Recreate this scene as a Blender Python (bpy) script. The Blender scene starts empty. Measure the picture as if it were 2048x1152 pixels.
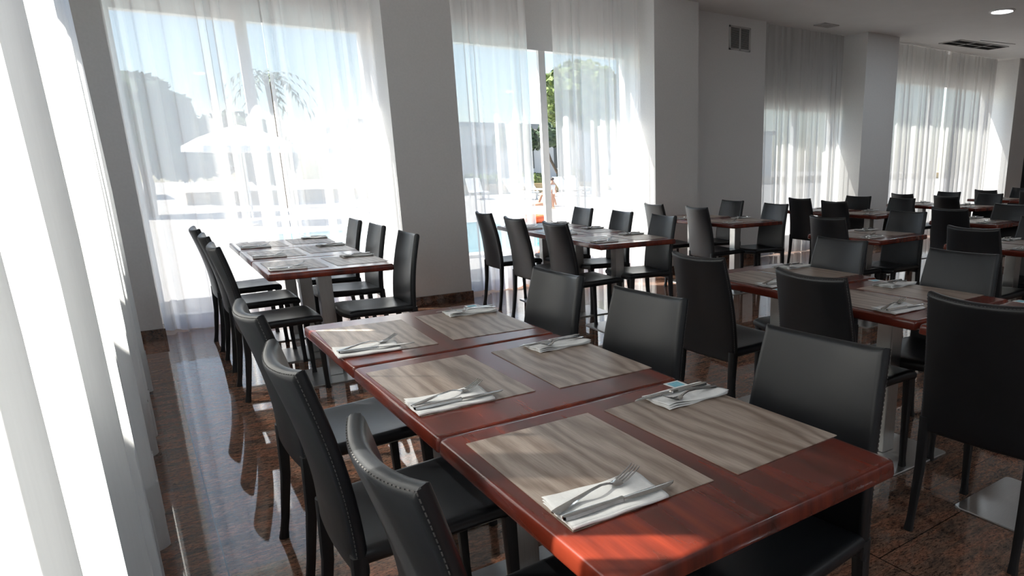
import bpy, bmesh, math, random
from mathutils import Vector, Matrix
random.seed(7)
SC = bpy.context.scene
COL = SC.collection
R = math.radians
PI = math.pi

# ------------------------------------------------------------------ camera
cam_d = bpy.data.cameras.new('camera')
cam = bpy.data.objects.new('camera', cam_d)
COL.objects.link(cam)
SC.camera = cam
cam_d.sensor_fit = 'HORIZONTAL'
cam_d.sensor_width = 36.0
cam_d.lens = 1362.28 / 2048 * 36.0
cam_d.shift_x = -(1312.74 - 1024) / 2048
cam_d.shift_y = (679.02 - 576) / 2048
cam_d.clip_start = 0.02
cam_d.clip_end = 500
cr = Vector((0.793494, -0.608516, -0.008716)).normalized()
cf = Vector((0.587458, 0.769618, -0.250161)).normalized()
cu = cr.cross(cf).normalized()
cam.matrix_world = Matrix(((cr.x, cu.x, -cf.x, 0), (cr.y, cu.y, -cf.y, 0),
                           (cr.z, cu.z, -cf.z, 1.331662), (0, 0, 0, 1)))

# ------------------------------------------------------------------ exposure, world, sun
SC.view_settings.view_transform = 'Standard'
SC.view_settings.look = 'None'
SC.view_settings.gamma = 1.0
SC.view_settings.exposure = 1.33
SC.view_settings.use_curve_mapping = False
cy = SC.cycles
cy.max_bounces = 10
cy.diffuse_bounces = 7
cy.glossy_bounces = 4
cy.transmission_bounces = 6
cy.transparent_max_bounces = 24
cy.caustics_reflective = False
cy.caustics_refractive = False
cy.sample_clamp_indirect = 4.0
cy.use_denoising = True

SKY_STRENGTH = 0.125
SUN_STRENGTH = 8.0
world = bpy.data.worlds.new('world')
SC.world = world
world.use_nodes = True
wn = world.node_tree.nodes
wl = world.node_tree.links
bg = wn['Background']
sky = wn.new('ShaderNodeTexSky')
sky.sky_type = 'NISHITA'
sky.sun_disc = False
sky.sun_elevation = R(51)
sky.sun_rotation = R(-52)
sky.altitude = 20
sky.air_density = 1.0
sky.dust_density = 0.6
sky.ozone_density = 1.2
wl.new(sky.outputs[0], bg.inputs[0])
bg.inputs[1].default_value = SKY_STRENGTH

sun_d = bpy.data.lights.new('sun', 'SUN')
sun = bpy.data.objects.new('sun', sun_d)
COL.objects.link(sun)
sun_d.energy = SUN_STRENGTH
sun_d.angle = R(0.6)
sun_d.color = (1.0, 0.94, 0.86)
SUN_DIR = Vector((1.28, -1.0, -2.0)).normalized()
sun.rotation_euler = SUN_DIR.to_track_quat('-Z', 'Y').to_euler()
sun.location = (-8, 12, 14)

def portal(loc, rot, sx, sy):
    l = bpy.data.lights.new('window_portal', 'AREA')
    l.shape = 'RECTANGLE'
    l.size = sx
    l.size_y = sy
    l.cycles.is_portal = True
    o = bpy.data.objects.new('window_portal', l)
    COL.objects.link(o)
    o.location = loc
    o.rotation_euler = rot
# daylight portals in the window openings (area lights shine along local -Z)
for x0, x1, zt in ((0.09, 2.03, 2.6), (2.67, 5.03, 2.6), (7.18, 8.93, 2.1), (9.72, 13.5, 2.62)):
    portal(((x0 + x1) / 2, 7.2, zt / 2), (R(-90), 0, 0), x1 - x0, zt)
portal((-0.55, 2.9, 1.25), (R(90), 0, R(-90)), 5.2, 2.5)

# ------------------------------------------------------------------ node material helpers
class NT:
    def __init__(s, name):
        s.m = bpy.data.materials.new(name)
        s.m.use_nodes = True
        s.t = s.m.node_tree
        s.n = s.t.nodes
        s.p = s.n['Principled BSDF']
        s.out = s.n['Material Output']
    def new(s, t, **kw):
        n = s.n.new(t)
        for k, v in kw.items():
            if isinstance(v, (int, float, str, bool)) or k in ('operation', 'data_type'):
                setattr(n, k, v)
        return n
    def link(s, a, b):
        s.t.links.new(a, b)
    def ramp(s, fac, stops):
        r = s.n.new('ShaderNodeValToRGB')
        el = r.color_ramp.elements
        while len(el) < len(stops):
            el.new(0.5)
        for e, (p, c) in zip(el, stops):
            e.position = p
            e.color = (c[0], c[1], c[2], 1)
        s.link(fac, r.inputs[0])
        return r.outputs[0]
    def coord(s, kind='Object', scale=(1, 1, 1), rot=(0, 0, 0), loc=(0, 0, 0), rnd=0.0):
        tc = s.n.new('ShaderNodeTexCoord')
        mp = s.n.new('ShaderNodeMapping')
        mp.inputs['Scale'].default_value = scale
        mp.inputs['Rotation'].default_value = rot
        mp.inputs['Location'].default_value = loc
        src = tc.outputs[kind]
        if rnd:
            oi = s.n.new('ShaderNodeObjectInfo')
            ml = s.n.new('ShaderNodeMath')
            ml.operation = 'MULTIPLY'
            ml.inputs[1].default_value = rnd
            s.link(oi.outputs['Random'], ml.inputs[0])
            ad = s.n.new('ShaderNodeVectorMath')
            ad.operation = 'ADD'
            s.link(src, ad.inputs[0])
            s.link(ml.outputs[0], ad.inputs[1])
            src = ad.outputs[0]
        s.link(src, mp.inputs[0])
        return mp.outputs[0]
    def noise(s, vec, scale, detail=4, rough=0.55, dist=0.0):
        n = s.n.new('ShaderNodeTexNoise')
        n.inputs['Scale'].default_value = scale
        n.inputs['Detail'].default_value = detail
        n.inputs['Roughness'].default_value = rough
        n.inputs['Distortion'].default_value = dist
        s.link(vec, n.inputs['Vector'])
        return n.outputs['Fac']
    def mix(s, fac, a, b, mode='MIX'):
        n = s.n.new('ShaderNodeMix')
        n.data_type = 'RGBA'
        n.blend_type = mode
        for i, v in ((0, fac), (6, a), (7, b)):
            if isinstance(v, (int, float)):
                n.inputs[i].default_value = v
            elif isinstance(v, tuple):
                n.inputs[i].default_value = (v[0], v[1], v[2], 1)
            else:
                s.link(v, n.inputs[i])
        return n.outputs[2]
    def bump(s, h, strength, dist=0.01):
        b = s.n.new('ShaderNodeBump')
        b.inputs['Strength'].default_value = strength
        b.inputs['Distance'].default_value = dist
        s.link(h, b.inputs['Height'])
        s.link(b.outputs[0], s.p.inputs['Normal'])
    def base(s, c):
        if isinstance(c, tuple):
            s.p.inputs['Base Color'].default_value = (c[0], c[1], c[2], 1)
        else:
            s.link(c, s.p.inputs['Base Color'])
    def set(s, **kw):
        for k, v in kw.items():
            s.p.inputs[k.replace('_', ' ')].default_value = v

def plain(name, col, rough=0.5, metal=0.0, var=0.06, scale=8.0, spec=0.5, bump=0.0):
    t = NT(name)
    n = t.noise(t.coord('Object'), scale, 3)
    d = tuple(c * (1 - var) for c in col)
    u = tuple(min(1, c * (1 + var)) for c in col)
    t.base(t.ramp(n, [(0.3, d), (0.7, u)]))
    t.set(Roughness=rough, Metallic=metal)
    t.p.inputs['Specular IOR Level'].default_value = spec
    if bump:
        t.bump(n, bump)
    return t.m

def mat_wall():
    t = NT('white_painted_plaster')
    n = t.noise(t.coord('Object'), 60, 4)
    t.base(t.ramp(n, [(0.3, (0.79, 0.79, 0.785)), (0.7, (0.83, 0.83, 0.825))]))
    t.set(Roughness=0.85)
    t.bump(n, 0.15, 0.002)
    return t.m

def mat_granite(name, joints=True, dark=1.0):
    t = NT(name)
    v = t.coord('Object', scale=(1, 1, 1))
    vs = t.coord('Object', scale=(1.0, 3.4, 1.0), rot=(0, 0, R(25)))
    big = t.noise(vs, 5.0, 6, 0.6, 0.6)
    vm = t.coord('Object', scale=(1.0, 2.6, 1.0), rot=(0, 0, R(25)))
    med = t.noise(vm, 26.0, 6, 0.72, 0.4)
    fine = t.noise(vm, 62.0, 6, 0.78, 0.2)
    k = dark
    c = t.ramp(big, [(0.34, (0.15 * k, 0.105 * k, 0.085 * k)), (0.48, (0.27 * k, 0.165 * k, 0.12 * k)),
                     (0.60, (0.36 * k, 0.175 * k, 0.115 * k)), (0.72, (0.27 * k, 0.17 * k, 0.125 * k))])
    c2 = t.ramp(med, [(0.36, (0.45, 0.42, 0.42)), (0.50, (0.9, 0.87, 0.85)), (0.66, (1.3, 1.2, 1.1))])
    c = t.mix(1.0, c, c2, 'MULTIPLY')
    fl = t.ramp(fine, [(0.41, (0.14, 0.13, 0.13)), (0.50, (1, 1, 1))])
    c = t.mix(0.85, c, fl, 'MULTIPLY')
    if joints:
        br = t.n.new('ShaderNodeTexBrick')
        br.offset = 0.3
        br.inputs['Scale'].default_value = 1.0
        br.inputs['Brick Width'].default_value = 0.6
        br.inputs['Row Height'].default_value = 0.6
        br.inputs['Mortar Size'].default_value = 0.0022
        br.inputs['Mortar Smooth'].default_value = 0.0
        br.inputs['Color1'].default_value = (1, 1, 1, 1)
        br.inputs['Color2'].default_value = (0.86, 0.84, 0.84, 1)
        br.inputs['Mortar'].default_value = (0.12, 0.1, 0.1, 1)
        bc = t.coord('Object', rot=(0, 0, R(90)), loc=(0, -0.08, 0))
        t.link(bc, br.inputs['Vector'])
        c = t.mix(1.0, c, br.outputs['Color'], 'MULTIPLY')
    t.base(c)
    t.set(Roughness=0.03)
    t.p.inputs['Specular IOR Level'].default_value = 1.0
    return t.m

def mat_mahogany():
    t = NT('mahogany_veneer')
    v = t.coord('Object', scale=(8.0, 0.9, 1.0), rnd=9.0)
    a = t.noise(v, 2.6, 3, 0.5, 0.2)
    v2 = t.coord('Object', scale=(70.0, 2.5, 1.0), rnd=3.0)
    b = t.noise(v2, 3.0, 4, 0.6, 0.2)
    c = t.ramp(a, [(0.28, (0.065, 0.013, 0.008)), (0.5, (0.140, 0.021, 0.011)), (0.7, (0.23, 0.034, 0.015))])
    g = t.ramp(b, [(0.3, (0.8, 0.78, 0.78)), (0.7, (1, 1, 1))])
    t.base(t.mix(0.8, c, g, 'MULTIPLY'))
    t.set(Roughness=0.24)
    t.p.inputs['Coat Weight'].default_value = 0.25
    t.p.inputs['Coat Roughness'].default_value = 0.12
    return t.m

def mat_mat():
    t = NT('grey_walnut_placemat')
    w = t.coord('Object', scale=(1.0, 0.22, 1.0), rnd=5.0)
    dn = t.noise(w, 4.2, 3, 0.5, 0.6)
    wv = t.n.new('ShaderNodeTexWave')
    wv.wave_type = 'BANDS'
    wv.bands_direction = 'X'
    wv.inputs['Scale'].default_value = 6.5
    wv.inputs['Distortion'].default_value = 14.0
    wv.inputs['Detail'].default_value = 3.0
    wv.inputs['Detail Scale'].default_value = 1.1
    t.link(w, wv.inputs['Vector'])
    f = t.coord('Object', scale=(30.0, 1.4, 1.0), rnd=4.0)
    fn = t.noise(f, 9.0, 4, 0.6, 0.1)
    c = t.ramp(wv.outputs['Fac'], [(0.0, (0.22, 0.155, 0.118)), (0.45, (0.38, 0.298, 0.243)), (1.0, (0.49, 0.40, 0.34))])
    c = t.mix(0.35, c, t.ramp(dn, [(0.35, (0.24, 0.18, 0.14)), (0.65, (0.50, 0.425, 0.37))]))
    g = t.ramp(fn, [(0.36, (0.70, 0.68, 0.66)), (0.58, (1, 1, 1))])
    t.base(t.mix(0.7, c, g, 'MULTIPLY'))
    t.set(Roughness=0.36)
    t.bump(fn, 0.12, 0.001)
    return t.m

def mat_leather(name='black_leather', col=(0.0075, 0.0085, 0.0105), rough=0.36):
    t = NT(name)
    vo = t.n.new('ShaderNodeTexVoronoi')
    vo.inputs['Scale'].default_value = 520.0
    t.link(t.coord('Object'), vo.inputs['Vector'])
    n = t.noise(t.coord('Object'), 9.0, 4)
    t.base(t.ramp(n, [(0.3, tuple(c * 0.85 for c in col)), (0.7, tuple(c * 1.3 for c in col))]))
    rr = t.n.new('ShaderNodeMapRange')
    rr.inputs[3].default_value = rough - 0.05
    rr.inputs[4].default_value = rough + 0.07
    t.link(n, rr.inputs[0])
    t.link(rr.outputs[0], t.p.inputs['Roughness'])
    t.p.inputs['Specular IOR Level'].default_value = 0.5
    t.bump(vo.outputs['Distance'], 0.07, 0.0006)
    return t.m

def mat_steel(name='brushed_steel', scale=(120, 2, 2), rough=0.28, col=(0.56, 0.55, 0.53)):
    t = NT(name)
    n = t.noise(t.coord('Object', scale=scale), 6.0, 3)
    t.base(t.ramp(n, [(0.3, tuple(c * 0.85 for c in col)), (0.7, col)]))
    t.set(Metallic=1.0, Roughness=rough)
    return t.m

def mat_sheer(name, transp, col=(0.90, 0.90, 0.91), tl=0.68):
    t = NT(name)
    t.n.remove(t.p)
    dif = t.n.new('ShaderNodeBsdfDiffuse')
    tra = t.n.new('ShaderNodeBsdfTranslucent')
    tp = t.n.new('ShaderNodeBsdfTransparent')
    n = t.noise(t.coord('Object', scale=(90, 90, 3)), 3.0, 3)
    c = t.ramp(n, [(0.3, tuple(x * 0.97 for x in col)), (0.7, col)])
    t.link(c, dif.inputs[0])
    t.link(c, tra.inputs[0])
    tp.inputs[0].default_value = (1, 1, 1, 1)
    m1 = t.n.new('ShaderNodeMixShader')
    m1.inputs[0].default_value = tl
    t.link(dif.outputs[0], m1.inputs[1])
    t.link(tra.outputs[0], m1.inputs[2])
    m2 = t.n.new('ShaderNodeMixShader')
    m2.inputs[0].default_value = transp
    t.link(m1.outputs[0], m2.inputs[1])
    t.link(tp.outputs[0], m2.inputs[2])
    t.link(m2.outputs[0], t.out.inputs[0])
    return t.m

def mat_glass():
    t = NT('window_glass')
    t.n.remove(t.p)
    tp = t.n.new('ShaderNodeBsdfTransparent')
    tp.inputs[0].default_value = (0.95, 0.965, 0.96, 1)
    gl = t.n.new('ShaderNodeBsdfGlossy')
    gl.inputs['Roughness'].default_value = 0.02
    m = t.n.new('ShaderNodeMixShader')
    m.inputs[0].default_value = 0.04
    t.link(tp.outputs[0], m.inputs[1])
    t.link(gl.outputs[0], m.inputs[2])
    t.link(m.outputs[0], t.out.inputs[0])
    return t.m

def mat_emit(name, col, strength):
    t = NT(name)
    t.base(col)
    t.p.inputs['Emission Color'].default_value = (col[0], col[1], col[2], 1)
    t.p.inputs['Emission Strength'].default_value = strength
    return t.m

def mat_water():
    t = NT('pool_water')
    n = t.noise(t.coord('Object', scale=(1, 2, 1)), 2.5, 3, 0.5, 0.5)
    t.base(t.ramp(n, [(0.35, (0.10, 0.42, 0.50)), (0.65, (0.20, 0.58, 0.64))]))
    t.set(Roughness=0.08)
    t.bump(n, 0.25, 0.03)
    return t.m

M = dict(
    wall=mat_wall(),
    ceil=plain('white_ceiling_paint', (0.82, 0.82, 0.82), 0.9, var=0.02, scale=3),
    granite=mat_granite('polished_red_granite'),
    skirt=mat_granite('dark_granite_skirting', joints=False, dark=0.5),
    wood=mat_mahogany(), mat=mat_mat(), leather=mat_leather(),
    legl=mat_leather('black_leather_leg', (0.009, 0.009, 0.010), 0.45),
    thread=plain('grey_stitch_thread', (0.085, 0.082, 0.08), 0.8, var=0.5, scale=300),
    steel=mat_steel(), plate=mat_steel('brushed_steel_plate', (3, 140, 3), 0.36, (0.60, 0.59, 0.58)),
    cutlery=mat_steel('polished_cutlery_steel', (20, 20, 20), 0.16, (0.66, 0.65, 0.63)),
    paper=plain('white_paper_napkin', (0.84, 0.84, 0.83), 0.9, var=0.03, scale=90, bump=0.15),
    sheer=mat_sheer('sheer_voile', 0.27), sheer_l=mat_sheer('dense_voile', 0.10, (0.91, 0.92, 0.93), 0.76),
    sheer_shaded=mat_sheer('shaded_voile', 0.12, (0.70, 0.695, 0.69), 0.42), hem_shaded=mat_sheer('shaded_voile_hem', 0.08, (0.68, 0.675, 0.67), 0.38),  # same cloth as the near curtains; the far windows' shade is painted in
    hem=mat_sheer('voile_hem', 0.18), hem_l=mat_sheer('dense_voile_hem', 0.05, (0.88, 0.89, 0.90), 0.62),
    frame=plain('white_aluminium', (0.80, 0.80, 0.80), 0.4, var=0.02),
    glass=mat_glass(),
    dark=plain('dark_opening_shade', (0.012, 0.012, 0.013), 0.6),
    grille=plain('grey_grille', (0.55, 0.55, 0.54), 0.5, var=0.03),
    slot=plain('dark_vent_cavity', (0.02, 0.02, 0.02), 0.8),
    midgrey=plain('mid_grey_metal', (0.12, 0.12, 0.12), 0.7),
    hair=plain('dark_hair', (0.04, 0.025, 0.02), 0.7),
    card=plain('white_card', (0.82, 0.84, 0.85), 0.5, var=0.02),
    cardblue=plain('light_blue_print', (0.22, 0.56, 0.68), 0.5, var=0.15, scale=200),
    terrace=plain('pale_terrace_paving', (0.40, 0.375, 0.35), 0.8, var=0.08, scale=1.5),
    coping=plain('white_pool_coping', (0.7, 0.68, 0.64), 0.7),
    water=mat_water(),
    leaf=plain('dark_green_foliage', (0.045, 0.085, 0.035), 0.7, var=0.6, scale=5),
    leaf2=plain('yellow_green_foliage', (0.13, 0.18, 0.045), 0.7, var=0.6, scale=5),
    bark=plain('brown_bark', (0.13, 0.09, 0.06), 0.9, var=0.4, scale=20),
    building=plain('pale_building_render', (0.55, 0.55, 0.54), 0.8, var=0.03),
    roofgrey=plain('grey_parapet', (0.25, 0.26, 0.27), 0.8),
    bwin=plain('building_window', (0.05, 0.06, 0.07), 0.2),
    plastic=plain('white_plastic', (0.75, 0.75, 0.75), 0.5),
    skin=plain('skin', (0.50, 0.27, 0.18), 0.6),
    cloth=plain('dark_swimwear', (0.03, 0.05, 0.08), 0.8),
    orange=plain('orange_rubber', (0.75, 0.12, 0.03), 0.5),
    tan=plain('tan_stone', (0.45, 0.33, 0.18), 0.8),
    lampglass=mat_emit('lamp_diffuser', (0.92, 0.97, 1.0), 8.0),
    decal=plain('grey_lettering', (0.10, 0.10, 0.11), 0.5),
)

# ------------------------------------------------------------------ mesh helpers
def smooth(me, on=True):
    for p in me.polygons:
        p.use_smooth = on

def link(name, me, parent=None, loc=None, rot=None):
    o = bpy.data.objects.new(name, me)
    COL.objects.link(o)
    if parent is not None:
        o.parent = parent
    if loc is not None:
        o.location = loc
    if rot is not None:
        o.rotation_euler = rot
    return o

def tag(o, label=None, cat=None, group=None, kind=None):
    if label: o['label'] = label
    if cat: o['category'] = cat
    if group: o['group'] = group
    if kind: o['kind'] = kind
    return o

class B:
    """collects shapes into one mesh"""
    def __init__(s): s.v = []; s.f = []
    def add(s, vs, fs):
        n = len(s.v)
        s.v += [tuple(v) for v in vs]
        s.f += [tuple(i + n for i in f) for f in fs]
        return s
    def box(s, x0, x1, y0, y1, z0, z1):
        vs = [(x, y, z) for z in (z0, z1) for y in (y0, y1) for x in (x0, x1)]
        return s.add(vs, [(0, 2, 3, 1), (4, 5, 7, 6), (0, 1, 5, 4), (2, 6, 7, 3), (0, 4, 6, 2), (1, 3, 7, 5)])
    def tube(s, pts, rad, n=10, sq=0.0):
        pts = [Vector(p) for p in pts]
        rings = []
        up = None
        for i, p in enumerate(pts):
            d = (pts[min(i + 1, len(pts) - 1)] - pts[max(i - 1, 0)]).normalized()
            if up is None:
                up = Vector((0, 1, 0)) if abs(d.y) < 0.8 else Vector((1, 0, 0))
            a = d.cross(up).normalized()
            b = d.cross(a).normalized()
            r = rad[i] if isinstance(rad, (list, tuple)) else rad
            ring = []
            for k in range(n):
                t = 2 * PI * k / n + PI / n
                c, q = math.cos(t), math.sin(t)
                m = 1.0
                if sq:
                    m = 1.0 / max(abs(c), abs(q)) * sq + (1 - sq)
                ring.append(p + a * (r * m * c) + b * (r * m * q))
            rings.append(ring)
        vs = [v for r_ in rings for v in r_]
        fs = []
        for i in range(len(rings) - 1):
            for k in range(n):
                k2 = (k + 1) % n
                fs.append((i * n + k, i * n + k2, (i + 1) * n + k2, (i + 1) * n + k))
        fs.append(tuple(range(n)))
        fs.append(tuple((len(rings) - 1) * n + k for k in reversed(range(n))))
        return s.add(vs, fs)
    def grid(s, P, nu, nv, flip=False):
        vs = [P(i, j) for j in range(nv) for i in range(nu)]
        fs = []
        for j in range(nv - 1):
            for i in range(nu - 1):
                a = j * nu + i
                q = (a, a + 1, a + nu + 1, a + nu)
                fs.append(q[::-1] if flip else q)
        return s.add(vs, fs)
    def lathe(s, prof, n=24, c=(0, 0)):
        vs = []
        for r_, z in prof:
            for k in range(n):
                t = 2 * PI * k / n
                vs.append((c[0] + r_ * math.cos(t), c[1] + r_ * math.sin(t), z))
        fs = []
        for i in range(len(prof) - 1):
            for k in range(n):
                k2 = (k + 1) % n
                fs.append((i * n + k, i * n + k2, (i + 1) * n + k2, (i + 1) * n + k))
        return s.add(vs, fs)
    def mesh(s, name, mat, sm=False, weld=False):
        me = bpy.data.meshes.new(name)
        me.from_pydata(s.v, [], s.f)
        bm = bmesh.new()
        bm.from_mesh(me)
        if weld:
            bmesh.ops.remove_doubles(bm, verts=bm.verts, dist=1e-5)
        bmesh.ops.recalc_face_normals(bm, faces=bm.faces)
        bm.to_mesh(me)
        bm.free()
        me.materials.append(mat)
        smooth(me, sm)
        if sm:
            try:
                me.set_sharp_from_angle(angle=R(38))
            except Exception:
                pass
        return me
    def obj(s, name, mat, parent=None, sm=False, weld=False, loc=None, rot=None):
        return link(name, s.mesh(name, mat, sm, weld), parent, loc, rot)

def slab(us, vs, P, N, T, r):
    """closed cushion-like slab with rounded rim. P(u,v) centre, N(u,v) normal, T thickness, r (fraction list falloff)"""
    b = B()
    def prof(u, v):
        d = min(min(u, 1 - u) / r[0], min(v, 1 - v) / r[1], 1.0)
        return 0.30 + 0.70 * math.sqrt(max(0.0, 1 - (1 - d) ** 2))
    nu, nv = len(us), len(vs)
    def front(i, j):
        u, v = us[i], vs[j]
        return P(u, v) + N(u, v) * (T * 0.5 * prof(u, v))
    def back(i, j):
        u, v = us[i], vs[j]
        return P(u, v) - N(u, v) * (T * 0.5 * prof(u, v))
    b.grid(front, nu, nv)
    b.grid(back, nu, nv, True)
    n = nu * nv
    rim = [(i, 0) for i in range(nu)] + [(nu - 1, j) for j in range(1, nv)] + [(i, nv - 1) for i in range(nu - 2, -1, -1)] + [(0, j) for j in range(nv - 2, 0, -1)]
    idx = [j * nu + i for i, j in rim]
    for k in range(len(idx)):
        a, c = idx[k], idx[(k + 1) % len(idx)]
        b.f.append((a, a + n, c + n, c))
    return b

def edges(n, r):
    e = [0, r * 0.15, r * 0.4, r * 0.7, r]
    m = [r + (1 - 2 * r) * i / n for i in range(1, n)]
    return e + m + [1 - x for x in reversed(e)]

def empty(name, loc=(0, 0, 0), rz=0.0):
    o = bpy.data.objects.new(name, None)
    COL.objects.link(o)
    o.empty_display_size = 0.2
    o.location = loc
    o.rotation_euler = (0, 0, rz)
    return o

CHILD = {}
def adopt(o, parent):
    CHILD.setdefault(parent.name, []).append(o)
    return o
def copy_tree(root):
    r = root.copy()
    COL.objects.link(r)
    for c in CHILD.get(root.name, []):
        d = c.copy()
        COL.objects.link(d)
        d.parent = r
        CHILD.setdefault(r.name, []).append(d)
        for g in CHILD.get(c.name, []):
            h = g.copy()
            COL.objects.link(h)
            h.parent = d
            CHILD.setdefault(d.name, []).append(h)
    return r

def rotp(x, y, a):
    return (x * math.cos(a) - y * math.sin(a), x * math.sin(a) + y * math.cos(a))

# ------------------------------------------------------------------ room shell
CH = 3.15
def struct(name, b, mat, sm=False, parent=None):
    o = b.obj(name, mat, parent, sm)
    if parent is None:
        tag(o, kind='structure')
    return o

struct('floor', B().box(-0.62, 16.2, -4.2, 7.28, -0.1, 0.0), M['granite'])
struct('ceiling', B().box(-0.62, 16.2, -4.2, 7.28, CH, CH + 0.15), M['ceil'])
struct('wall_back', B().box(-0.62, 16.2, -4.2, -4.0, 0, CH), M['wall'])
struct('wall_right', B().box(16.0, 16.2, -4.0, 7.28, 0, CH), M['wall'])
# left wall: solid behind the camera, low kerb, lintel and the corner pier
LZ = 2.73
b = B().box(-0.62, -0.42, -4.0, 0.2, 0, CH)
b.box(-0.62, -0.42, 0.2, 5.6, LZ, CH)
b.box(-0.62, -0.42, 0.2, 5.6, 0, 0.05)
b.box(-0.62, -0.42, 5.6, 7.28, 0, CH)
struct('wall_left', b, M['wall'])
PY = 6.58
struct('wall_pier', B().box(-0.42, 0.086, PY, 7.28, 0, CH), M['wall'])
struct('wall_pier', B().box(2.032, 2.664, PY, 7.28, 0, CH), M['wall'])
struct('wall_pier', B().box(5.03, 5.69, PY, 7.28, 0, CH), M['wall'])
struct('wall_front', B().box(5.69, 7.16, 6.90, 7.28, 0, CH), M['wall'])
struct('wall_pier', B().box(8.93, 9.713, PY, 7.28, 0, CH), M['wall'])
struct('wall_pier', B().box(13.51, 14.12, PY, 7.28, 0, CH), M['wall'])
struct('wall_dark_opening', B().box(14.12, 16.0, 6.75, 7.28, 0, CH), M['dark'])  # near-black block painted in for the shade of a dark opening
SPANS = [(0.086, 2.032, 2.59, 1.02), (2.664, 5.03, 2.59, 3.88), (7.16, 8.93, 2.12, 8.05), (9.713, 13.51, 2.66, 11.62)]
lin = B()
for x0, x1, zt, mx in SPANS:
    lin.box(x0, x1, 7.10, 7.28, zt + 0.02, CH)
struct('wall_lintel', lin, M['wall'])
# skirting
SK = 0.095
def skirt(name, b):
    struct(name, b, M['skirt'])
skirt('baseboard_corner', B().box(-0.42, 0.098, PY - 0.014, PY, 0, SK).box(0.086, 0.098, PY, 6.78, 0, SK))
skirt('baseboard_middle', B().box(2.020, 2.676, PY - 0.014, PY, 0, SK).box(2.664, 2.676, PY, 6.78, 0, SK).box(2.020, 2.032, PY, 6.78, 0, SK))
skirt('baseboard_vent', B().box(5.018, 5.702, PY - 0.014, PY, 0, SK).box(5.69, 5.702, PY, 6.9, 0, SK).box(5.70, 7.16, 6.886, 6.9, 0, SK))
skirt('baseboard_far', B().box(8.918, 9.725, PY - 0.014, PY, 0, SK).box(13.498, 14.12, PY - 0.014, PY, 0, SK))

def window(n, x0, x1, zt, mx, decals=()):
    w = empty('window_%d' % n, ((x0 + x1) / 2, 7.16, 0))
    tag(w, kind='structure')
    ox, oy = (x0 + x1) / 2, 7.16
    f = B()
    f.box(x0 - ox, x1 - ox, -0.06, 0.06, zt - 0.055, zt + 0.02)
    f.box(x0 - ox, x1 - ox, -0.06, 0.06, 0.0, 0.09)
    f.box(x0 - ox, x0 - ox + 0.05, -0.06, 0.06, 0.09, zt - 0.055)
    f.box(x1 - ox - 0.05, x1 - ox, -0.06, 0.06, 0.09, zt - 0.055)
    f.obj('frame', M['frame'], w)
    m = B()
    m.box(mx - ox - 0.043, mx - ox + 0.0, -0.055, -0.005, 0.09, zt - 0.055)
    m.box(mx - ox + 0.002, mx - ox + 0.043, -0.045, 0.045, 0.09, zt - 0.055)
    m.obj('mullion', M['frame'], w)
    B().box(x0 - ox + 0.05, mx - ox - 0.043, -0.032, -0.028, 0.09, zt - 0.055).obj('glass_pane', M['glass'], w)
    B().box(mx - ox + 0.043, x1 - ox - 0.05, 0.018, 0.022, 0.09, zt - 0.055).obj('glass_pane', M['glass'], w)
    for ch, px, pz, sz in decals:
        c = bpy.data.curves.new('lettering', 'FONT')
        c.body = ch
        c.size = sz
        c.extrude = 0.0008
        c.materials.append(M['decal'])
        o = link('lettering', c, w, (px - ox, 0.012, pz), (R(90), 0, 0))
for i, (x0, x1, zt, mx) in enumerate(SPANS):
    window(i + 1, x0, x1, zt, mx, (('E', 4.50, 1.50, 0.12), ('S', 4.80, 1.52, 0.12), ('B', 4.10, 1.66, 0.12)) if i == 1 else ())
# the long window of the left wall
w5 = empty('window_5', (-0.5, 2.9, 0))
tag(w5, kind='structure')
f = B()
f.box(-0.05, 0.05, -2.7, 2.7, LZ - 0.06, LZ).box(-0.05, 0.05, -2.7, 2.7, 0.05, 0.12)
f.box(-0.05, 0.05, -2.7, -2.64, 0.12, LZ - 0.06).box(-0.05, 0.05, 2.64, 2.7, 0.12, LZ - 0.06)
f.obj('frame', M['frame'], w5)
for yy in (-0.9, 0.9):
    B().box(-0.045, 0.045, yy - 0.04, yy + 0.04, 0.12, LZ - 0.06).obj('mullion', M['frame'], w5)
for y0, y1 in ((-2.64, -0.94), (-0.86, 0.86), (0.94, 2.64)):
    B().box(-0.003, 0.003, y0, y1, 0.12, LZ - 0.06).obj('glass_pane', M['glass'], w5)

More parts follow.
